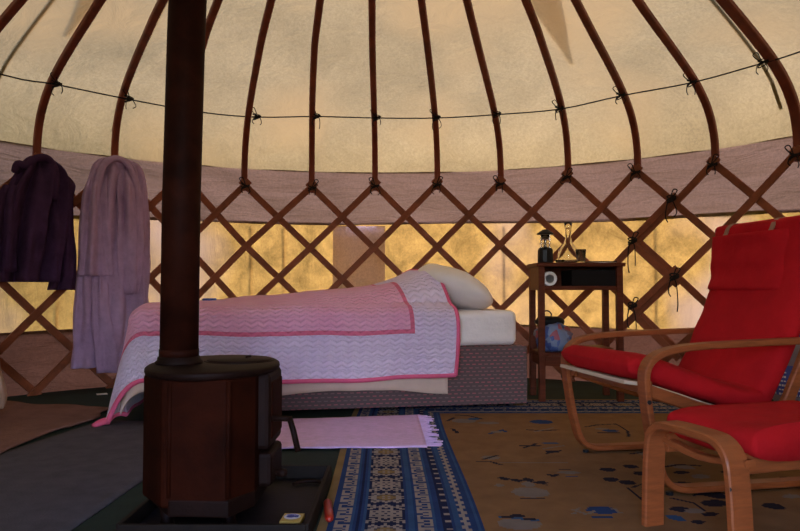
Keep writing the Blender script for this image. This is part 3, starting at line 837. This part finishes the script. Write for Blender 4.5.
m=MB(); m.box((tc[0],TYb-.012,.72),(tw-.04,.014,.12)); m.build('back_panel',M['tablew'],parent=root)
m=MB(); m.box((tc[0],tc[1],.655),(tw-.01,td-.01,.024)); m.build('compartment_floor',M['tablew'],parent=root,bevel=.002)
m=MB(); m.box((tc[0],tc[1],.275),(tw-.02,td-.02,.018)); m.build('lower_shelf',M['tablew'],parent=root,bevel=.002)
m=MB(); m.box((TXa+.02,tc[1],.235),(.014,td-.05,.055)); m.box((tc[0],TYa+.02,.235),(tw-.06,.014,.055)); m.build('shelf_apron',M['tablew'],parent=root)
TZ=.8012
# things on the table
def T(px,y=4.02): return (px-400)/F*y
# lantern
lx,ly=T(545.5,4.03),4.03
root=thing('lantern','small black camping lantern with wire cage standing on the side table','lantern',(lx,ly,TZ))
m=MB(); m.lathe((lx,ly,TZ),[(.036,0),(.045,.006),(.046,.02),(.044,.075),(.038,.088),(.030,.09)],n=12); m.build('lantern_base',M['black'],parent=root)
m=MB(); m.lathe((lx,ly,TZ),[(.026,.088),(.028,.10),(.029,.13),(.026,.165),(.0265,.165),(.0295,.13),(.0285,.10),(.0265,.088)],n=20); m.build('globe',M['glass'],parent=root,smooth=True)
m=MB(); m.lathe((lx,ly,TZ),[(.012,.088),(.012,.10),(.007,.108),(.007,.14),(0,.142)],n=12); m.build('burner',M['chrome'],parent=root,smooth=True)
m=MB()
for k in range(4):
    q=k*pi/2+.6; m.tube([(lx+.036*math.cos(q),ly+.036*math.sin(q),TZ+.085),(lx+.036*math.cos(q),ly+.036*math.sin(q),TZ+.172)],.0017,5)
for z in(.115,.14): m.tube([(lx+.036*math.cos(q*pi/8),ly+.036*math.sin(q*pi/8),TZ+z) for q in range(17)],.0015,5)
m.build('wire_cage',M['chrome'],parent=root)
m=MB(); m.lathe((lx,ly,TZ),[(.040,.166),(.050,.168),(.044,.178),(.024,.190),(.020,.196),(0,.198)],n=20); m.build('lantern_cap',M['black'],parent=root,smooth=True)
# decanter
dx_,dy_=T(568.5,4.05),4.05
root=None
m=MB(); P=[(.03,.0),(.050,.005),(.060,.025),(.062,.045),(.056,.073),(.038,.102),(.023,.124),(.0175,.155),(.018,.20),(.024,.240),(.0225,.240),(.0163,.20),(.0158,.155),(.021,.124),(.035,.102),(.053,.073),(.0592,.045),(.0572,.025),(.047,.009),(0,.009)]
m.lathe((dx_,dy_,TZ),[(0,0)]+P,n=36); o=m.build('decanter',M['glass'],smooth=True); tag(o,'clear glass decanter with narrow neck in the middle of the side table','decanter')
gx,gy=T(581,3.985),3.985
m=MB(); m.lathe((gx,gy,TZ),[(0,0),(.022,.0),(.024,.003),(.031,.078),(.029,.078),(.0222,.007),(0,.007)],n=28); o=m.build('tumbler',M['glass'],smooth=True); tag(o,'small clear glass tumbler beside the decanter on the side table','glass')
bx,by=T(560,3.97),3.975
m=MB(); m.lathe((bx,by,TZ),[(0,0),(.018,0),(.028,.012),(.030,.016),(.028,.015),(.018,.004),(0,.003)],n=24); o=m.build('glass_dish',M['glass'],smooth=True); tag(o,'tiny clear glass dish between lantern and decanter','dish')
nx0,nx1=T(592),T(614)
root=thing('notebook','thin dark notebook lying flat on the right of the side table','book',((nx0+nx1)/2,4.06,TZ))
m=MB(); m.box(((nx0+nx1)/2,4.06,TZ+.003),(.14,.11,.005),rot=.1); m.build('pages',M['paper'],parent=root); m=MB(); m.box(((nx0+nx1)/2,4.06,TZ+.008),(.15,.12,.005),rot=.1); m.build('cover',M['black'],parent=root,bevel=.001)
# paper roll in the compartment
rx=T(549,3.98); rz=.712
m=MB(); n=28; R0,R1=.041,.024; vs=[]
for (r_,y_) in((R1,3.955),(R0,3.955),(R0,4.18),(R1,4.18)):
    for k in range(n): q=2*pi*k/n; vs.append((rx+r_*math.cos(q),y_,rz+r_*math.sin(q)-.003))
m.add(vs,[(j*n+k,j*n+(k+1)%n,((j+1)%4)*n+(k+1)%n,((j+1)%4)*n+k) for j in range(4) for k in range(n)])
o=m.build('paper_roll',M['paper'],smooth=False,bevel=.002); tag(o,'white paper roll seen end on inside the table compartment','paper roll')
m=MB(); m.box((1.122,4.10,.7145),(.262,.25,.094)); o=m.build('shade_block',M['dark'],bevel=.005); tag(o,'black flat block standing in for the shade in the right of the table compartment','box')  # block added to darken the open compartment, in place of its shade
# bag on the lower shelf
def blob(c,dims,seed,amp=.25,fr=6,pw=.8):
    m=MB(); N,K=28,18; vs=[]
    for i in range(N):
        for j in range(K+1):
            a=2*pi*i/N; b=-pi/2+pi*j/K
            p=Vector((math.cos(a)*math.cos(b)**pw if math.cos(b)>0 else 0,math.sin(a)*(max(0,math.cos(b))**pw),math.sin(b)))
            k=1+amp*noise.noise(p*1.6+Vector((seed,0,0)))+amp*.6*noise.noise(p*4+Vector((seed,0,0)))
            z=max(p.z*k,-.8)
            vs.append((c[0]+p.x*k*dims[0],c[1]+p.y*k*dims[1],c[2]+z*dims[2]))
    k=K+1; m.add(vs,[(i*k+j,((i+1)%N)*k+j,((i+1)%N)*k+j+1,i*k+j+1) for i in range(N) for j in range(K)]); return m
def bagmat():
    m,nt,out=newmat('printed_bag'); p=nt.nodes.new('ShaderNodeBsdfPrincipled'); v=coords(nt)
    n_=nt.nodes.new('ShaderNodeTexVoronoi'); n_.inputs['Scale'].default_value=22; nt.links.new(v,n_.inputs['Vector'])
    sp=nt.nodes.new('ShaderNodeSeparateColor'); nt.links.new(n_.outputs['Color'],sp.inputs[0])
    c=ramp(nt,sp.outputs[0],[(.0,(.035,.06,.20)),(.35,(.05,.10,.32)),(.55,(.22,.30,.48)),(.75,(.10,.13,.22)),(.93,(.40,.08,.10))])
    nt.links.new(c,p.inputs['Base Color']); p.inputs['Roughness'].default_value=.5
    nt.links.new(bump(nt,noisen(nt,v,14,4),.6,.03),p.inputs['Normal']); nt.links.new(p.outputs[0],out.inputs[0]); return m
m=blob((.905,4.08,.355),(.115,.11,.088),3); o=m.build('shopping_bag',bagmat(),smooth=True); tag(o,'crumpled blue and white printed bag on the lower shelf of the side table','bag')
root=thing('dark_pouch','small black pouch with loop resting on top of the blue printed bag','pouch',(.90,4.13,.43))
m=blob((.90,4.14,.455),(.09,.06,.032),9,.15); m.build('pouch_body',M['black'],parent=root,smooth=True)
m=MB(); m.tube(crom([(.86,4.12,.47),(.855,4.12,.505),(.88,4.12,.52),(.905,4.12,.50),(.90,4.12,.47)],4),.004,6); m.build('loop',M['black'],parent=root)
for k,(dz,r_,c_,l_) in enumerate(((.2915,.06,'magz','lowest tan magazine of the small stack on the lower table shelf'),(.300,-.08,'paper','middle pale magazine of the small stack on the lower table shelf'),(.3085,.02,'tablew','top dark magazine of the small stack on the lower table shelf'))):
    m=MB(); m.box((1.145,4.07,dz-.002),(.16,.21,.0075),rot=r_); o=m.build('magazine',M[c_],bevel=.001); tag(o,l_,'magazine','magazines on the lower shelf')

# ------------------------------------------------------------------ armchair
TH=math.radians(11); CO=Vector((.734,2.74,0)); CB=Vector((math.cos(TH),math.sin(TH),0)); CW=Vector((math.sin(TH),-math.cos(TH),0)); WD=.575
def ch(l,w,z): return CO+CB*l+CW*w+Vector((0,0,z))
root=thing('armchair','red cushioned bentwood armchair with headrest facing left on the patterned rug','armchair',ch(.25,WD/2,0))
armL=[(.62,.482),(.50,.480),(.30,.475),(.12,.468),(.02,.458),(-.045,.438),(-.078,.40),(-.082,.34),(-.066,.22),(-.045,.12),(-.02,.055),(.03,.026),(.12,.022),(.35,.022),(.60,.022)]
seatL=[(-.07,.345),(.05,.305),(.18,.262),(.28,.235),(.38,.228),(.45,.27),(.49,.34),(.555,.48),(.62,.66),(.66,.84)]
for w in(0,WD):
    m=MB(); m.sweep(crom([ch(l,w,z+.0) for l,z in armL],5),CW,.050,.020); m.build('arm_frame',M['beech'],parent=root)
    w2=w+(.045 if w==0 else -.045)
    m=MB(); m.sweep(crom([ch(l,w2,z-.012) for l,z in seatL],5),CW,.026,.040); m.build('seat_rail',M['beech'],parent=root)
    m=MB(); m.sweep(crom([ch(.61,w,.022),ch(.61,w,.15),ch(.60,w,.32),ch(.575,w,.470)],4),CW,.045,.020); m.build('rear_leg',M['beech'],parent=root)
    m=MB(); m.lathe(ch(.0,w,0),[(.012,.0055),(.012,.016)],n=12); m.build('floor_pad',M['black'],parent=root)
    m=MB(); q0=ch(-.082,w+(.027 if w else -.027),.30); m.tube([q0,q0+CW*(.004 if w else -.004)],.007,10); m.build('bolt',M['black'],parent=root)
for l,z in((-.05,.335),(.33,.218),(.60,.58)):
    m=MB(); m.sweep([ch(l,.02,z),ch(l,WD-.02,z)],Vector((0,0,1)) if z>.3 else CB,.045,.018); m.build('cross_rail',M['beech'],parent=root,bevel=.003)
m=MB(); m.sweep([ch(.10,.02,.022),ch(.10,WD-.02,.022)],CB,.03,.014)
def cushion(path,w0,w1,th,mat,name,parent,n=5,puff=.5,seed=0,fr=None):
    """path in (l,z); thickness to the upper/inner side"""
    P=crom([(a,b,0) for a,b in path],n); N=len(P); K=28; m=MB(); vs=[]
    for i,p in enumerate(P):
        t=(P[min(i+1,N-1)]-P[max(i-1,0)]).normalized(); nr=Vector((-t.y,t.x,0)); u=i/(N-1)
        endk=min(1,min(u,1-u)/.05); endk=max(.12,math.sqrt(max(0,1-(1-endk)**2)))
        for k in range(K):
            q=2*pi*k/K; cx=math.copysign(abs(math.cos(q))**.38,math.cos(q)); sy=math.copysign(abs(math.sin(q))**.6,math.sin(q))
            T_=th*(1+.10*noise.noise(Vector((i*.25,k*.3,seed))))*endk
            o_=(sy*.5+.5)*T_+ (1-endk)*th*.5
            ww=(w1-w0)/2*(1-.02*(1-endk))
            pos=(p.x+nr.x*o_,(w0+w1)/2+cx*ww,p.y+nr.y*o_)
            dd=.006*noise.noise(Vector((pos[0]*7,pos[1]*7,pos[2]*7+seed)))
            vs.append((fr or ch)(pos[0]+nr.x*dd,pos[1]+dd*.6,pos[2]+nr.y*dd))
    m.add(vs,[(i*K+k,i*K+(k+1)%K,(i+1)*K+(k+1)%K,(i+1)*K+k) for i in range(N-1) for k in range(K)]+[tuple(range(K))[::-1],tuple(range((N-1)*K,N*K))])
    return m.build(name,mat,parent=parent,smooth=True)
c0,c1=.035,WD-.035
cush=[(-.125,.362),(-.05,.350),(.05,.320),(.18,.277),(.28,.250),(.35,.240),(.405,.255),(.44,.305),(.50,.42),(.555,.54),(.598,.66),(.617,.78),(.624,.86),(.626,.905)]
cushion(cush,c0,c1,.085,M['redf'],'seat_cushion',root,seed=1)
m=MB(); m.sweep(crom([ch(a,(c0+c1)/2,b-.008) for a,b in cush[:6]],4),CW,c1-c0-.02,.012); m.build('webbing',M['creamf'],parent=root)
hp=[(.518,.628),(.528,.68),(.537,.75),(.539,.82),(.540,.862)]
hr=cushion([(a+.055,b) for a,b in hp],c0+.022,c1-.075,.088,M['redf'],'headrest',root,seed=5)
for w in(.145,.395):
    m=MB(); pts=[ch(.515,w,.848),ch(.530,w,.866),ch(.540,w,.888),ch(.560,w,.904),ch(.59,w,.906),ch(.622,w,.900),ch(.634,w,.865),ch(.632,w,.80)]
    m.sweep(crom(pts,4),CW,.022,.004); o=m.build('headrest_strap',M['strap'],parent=root)

# ------------------------------------------------------------------ footstool
# side frame: from left leg (far) to right leg (near)
FO=Vector((.690,1.900,0)); 
FN=Vector((.785,1.600,0)); FD=(FN-FO).normalized(); FL=(FN-FO).length; FWv=Vector((-FD.y,FD.x,0)); 
FWv = FWv if FWv.x>0 else -FWv; FWd=.57
def fs(l,w,z): return FO+FD*l+FWv*w+Vector((0,0,z))
root=thing('footstool','red cushioned bentwood footstool in front of the red armchair','footstool',fs(FL/2,FWd/2,0))
U=[(.0,.007),(.004,.12),(.012,.22),(.024,.262),(.055,.286),(.10,.292),(FL-.10,.292),(FL-.055,.286),(FL-.024,.262),(FL-.012,.22),(FL-.004,.12),(FL,.007)]
for w in(0,FWd):
    m=MB(); m.sweep(crom([fs(l,w,z) for l,z in U],5),FWv,.062,.021); m.build('leg_frame',M['beech'],parent=root)
for l in(.035,FL-.035):
    m=MB(); m.sweep([fs(l,.02,.235),fs(l,FWd-.02,.235)],Vector((0,0,1)),.05,.016); m.build('cross_rail',M['beech'],parent=root,bevel=.002)
for l in(.014,FL-.014):
    m=MB(); q0=fs(l-.01 if l<.1 else l+.01,-.027,.19); m.tube([q0,q0-FWv*.003],.006,10); m.build('bolt',M['black'],parent=root)
    
for w in(.03,FWd-.03):
    m=MB(); m.sweep(crom([fs(.0,w,.245),fs(FL*.5,w,.225),fs(FL,w,.245)],4),FWv,.03,.016); m.build('seat_rail',M['beech'],parent=root)
cushion([(.0,.240),(.05,.236),(FL*.5,.230),(FL-.05,.236),(FL+.005,.24)],.042,FWd-.03,.088,M['redf'],'stool_cushion',root,seed=8,fr=fs)

# ------------------------------------------------------------------ water jug behind the chair
jx,jy=aty(799,330,3.25).x,3.25
root=thing('water_jug','large clouded plastic water bottle with blue cap behind the red armchair','water bottle',(jx,jy,0.006))
Zs=.44/.5
m=MB(); m.lathe((jx,jy,.006),[(0,0),(.105,0),(.115,.012),(.115,.10),(.110,.11),(.115,.12),(.115,.30),(.108,.345),(.08,.39),(.045,.415),(.04,.425)],n=36); m.build('bottle',M['jug'],parent=root,smooth=True)
m=MB(); m.lathe((jx,jy,.006),[(.046,.42),(.048,.424),(.048,.452),(.043,.456),(0,.456)],n=24); m.build('cap',M['bluecap'],parent=root,smooth=True)
m=MB(); m.lathe((jx,jy,.006),[(.1162,.15),(.1162,.29)],n=36); 
lb=m.build('label_band',M['bluep'],parent=root,smooth=True)
m=MB(); rk=random.Random(2)
for r_ in range(6):
    z=.163+r_*.02
    for k in range(16):
        q=pi+k*.13+rk.uniform(-.02,.02); 
        if rk.random()<.25: continue
        m.box((jx+.1168*math.cos(q),jy+.1168*math.sin(q),z),(.010,.0012,.006 if r_%2 else .009),rot=q+pi/2)
m.build('label_print',M['paper'],parent=root)

# ------------------------------------------------------------------ hanging clothes
def wallframe(px,py,r):
    p=atr(px,py,r); a=ang(p); return Vector((p.x,p.y,0)),Vector((math.cos(a),-math.sin(a),0)),Vector((-math.sin(a),-math.cos(a),0)),p.z
# lavender robe
O,tx,ty,zt_=wallframe(113,158,R-.13)
S_=1/ (F/ math.hypot(O.x*0,O.y))  # metres per pixel at that depth
sc_=O.y/F
def zz(py,px=None):
    d=ray(px if px is not None else 400+F*O.x/O.y,py); n=Vector((-tx.y,tx.x,0)); t=O.dot(n)/d.dot(n); return H+d.z*t
def cx_(px,dn=0):
    d=ray(px,260); n=Vector((-tx.y,tx.x,0)); t=(O+ty*dn).dot(n)/d.dot(n); return (Vector((d.x*t,d.y*t,0))-O).dot(tx)
root=thing('bathrobe','lavender bathrobe hanging from the lattice top left of the flue pipe','bathrobe',O+Vector((0,0,zz(372))))
def sec(py,x0,x1,dn,hd):
    a,b=cx_(x0,dn),cx_(x1,dn); return (zz(py,(x0+x1)/2),(a+b)/2,dn,(b-a)/2*.95,hd)
m=loft([sec(158,104,126,-.02,.02),sec(162,95,136,-.02,.04),sec(172,89,141,-.01,.06),sec(200,82,144,0,.065),sec(240,79,147,0,.07),sec(300,77,148,0,.07),sec(340,75,146,0,.065),sec(366,75,140,0,.06)],(O,tx,ty),n=110,folds=(8,.034),seed=1)
m.build('robe_body',M['lav'],parent=root,smooth=True)
m=loft([sec(168,93,106,-.01,.012),sec(180,88,105,.035,.03),sec(195,84,104,.06,.035),sec(220,82,106,.07,.045),sec(250,80,110,.075,.05),sec(276,80,112,.07,.05)],(O,tx,ty),n=60,folds=(5,.022),seed=4)
m.build('sleeve',M['lav'],parent=root,smooth=True)
m=loft([sec(166,116,130,-.01,.012),sec(176,117,135,.03,.03),sec(192,117,138,.055,.035),sec(215,118,140,.065,.04),sec(255,116,141,.07,.045),sec(294,118,137,.065,.04)],(O,tx,ty),n=60,folds=(5,.022),seed=7)
m.build('sleeve',M['lav'],parent=root,smooth=True)
m=loft([sec(270,94,112,.05,.025),sec(310,92,116,.07,.035),sec(345,95,122,.07,.035),sec(371,98,122,.06,.03)],(O,tx,ty),n=60,folds=(4,.024),seed=9)
m.build('robe_front',M['lav'],parent=root,smooth=True)
# shawl collar: rolled band over the neck
m=MB(); m.tube(crom([O+tx*cx_(92)+ty*.065+Vector((0,0,zz(225))),O+tx*cx_(93)+ty*.075+Vector((0,0,zz(190))),O+tx*cx_(98)+ty*.07+Vector((0,0,zz(170))),O+tx*cx_(108)+ty*.055+Vector((0,0,zz(160.5))),O+tx*cx_(119)+ty*.055+Vector((0,0,zz(161))),O+tx*cx_(127)+ty*.07+Vector((0,0,zz(172))),O+tx*cx_(133)+ty*.075+Vector((0,0,zz(200))),O+tx*cx_(139)+ty*.07+Vector((0,0,zz(245)))],5),[.012]+[.021]*34+[.012],12)
m.build('collar',M['lav'],parent=root,smooth=True)
# dark purple jacket
O,tx,ty,zt_=wallframe(37,157,R-.13); sc_=O.y/F
root=thing('jacket','dark purple wool jacket hanging from the lattice at the far left','jacket',O+Vector((0,0,zz(285))))
m=loft([sec(156,30,44,-.02,.02),sec(160,26,52,-.01,.045),sec(170,20,60,0,.065),sec(190,9,63,0,.075),sec(215,3,62,0,.08),sec(250,0,60,0,.08),sec(282,-2,58,0,.08)],(O,tx,ty),n=110,folds=(7,.040),seed=3)
m.build('jacket_body',M['purple'],parent=root,smooth=True)
m=loft([sec(174,48,66,.0,.03),sec(184,50,73,.0,.04),sec(200,53,70,.02,.04),sec(235,54,71,.02,.045),sec(270,54,74,.02,.05),sec(290,50,73,.02,.045)],(O,tx,ty),n=48,folds=(5,.02),seed=8)
m.build('sleeve',M['purple'],parent=root,smooth=True)
m=loft([sec(186,2,18,.02,.03),sec(205,-4,16,.03,.045),sec(240,-6,14,.04,.05),sec(272,-7,14,.03,.05)],(O,tx,ty),n=48,folds=(5,.02),seed=2)
m.build('sleeve',M['purple'],parent=root,smooth=True)
m=MB(); 
m.tube(crom([O+tx*cx_(12)+ty*.02+Vector((0,0,zz(176))),O+tx*cx_(14)+ty*.03+Vector((0,0,zz(167))),O+tx*cx_(22)+ty*.05+Vector((0,0,zz(168))),O+tx*cx_(30)+ty*.06+Vector((0,0,zz(160))),O+tx*cx_(42)+ty*.06+Vector((0,0,zz(159))),O+tx*cx_(49)+ty*.07+Vector((0,0,zz(172))),O+tx*cx_(47)+ty*.08+Vector((0,0,zz(200)))],5),[.012]+[.022]*29+[.010],12)
m.build('collar',M['purple'],parent=root,smooth=True)
# beige garment cut by the left edge
a_=FA[0]-.52; O=cyl(a_,R-.42,0); tx=Vector((math.cos(a_),-math.sin(a_),0)); ty=Vector((-math.sin(a_),-math.cos(a_),0))
O=Vector((-2.13,3.30,0)); tx=Vector((1,0,0)); ty=Vector((0,-1,0)); sc_=O.y/F
m=loft([(1.40,-.34,.0,.05,.03),(1.32,-.33,.0,.10,.05),(1.0,-.24,0,.13,.07),(zz(300),(-.06),0,.15,.07),(zz(330),.01,0,.17,.07),(zz(370),.035,0,.18,.07),(zz(395),.055,0,.19,.07),(zz(408),.05,0,.19,.06)],(O,tx,ty),n=60,folds=(7,.014),seed=6)
o=m.build('hanging_gown',M['beigec'],smooth=True); tag(o,'pale beige garment hanging at the extreme left edge below the purple jacket','gown')

# ------------------------------------------------------------------ light, world, camera
w=bpy.data.worlds.new('sky'); SC.world=w; w.use_nodes=True; nt=w.node_tree; bg=nt.nodes['Background']
sky=nt.nodes.new('ShaderNodeTexSky'); sky.sky_type='NISHITA'; sky.sun_disc=False; sky.sun_elevation=math.radians(38); sky.sun_rotation=math.radians(20); sky.air_density=1.2; sky.dust_density=1.5
nt.links.new(mixc(nt,1.0,sky.outputs[0],(1.0,.90,1.08),'MULTIPLY'),bg.inputs['Color']); bg.inputs['Strength'].default_value=3.1
sl=bpy.data.lights.new('sun','SUN'); sl.energy=4.0; sl.color=(1,.86,.66); sl.angle=math.radians(2); so=bpy.data.objects.new('sun',sl); COL.objects.link(so)
# sun stands outside beyond the far wall, to the right
az=math.radians(14); el=math.radians(36); sd=Vector((math.sin(az)*math.cos(el),math.cos(az)*math.cos(el),math.sin(el)))
so.rotation_euler=sd.to_track_quat('Z','Y').to_euler(); so.location=sd*12
cam=bpy.data.cameras.new('camera'); co=bpy.data.objects.new('camera',cam); COL.objects.link(co); co.location=(0,0,H)
co.rotation_euler=(pi/2+PITCH,0,0); cam.sensor_width=36; cam.lens=F/800*36; cam.clip_start=.02; cam.clip_end=100
SC.camera=co
SC.view_settings.view_transform='Standard'; SC.view_settings.look='None'; SC.view_settings.gamma=1; SC.view_settings.exposure=0.0
SC.view_settings.use_curve_mapping=False
SC.cycles.max_bounces=16; SC.cycles.diffuse_bounces=5; SC.cycles.transmission_bounces=16
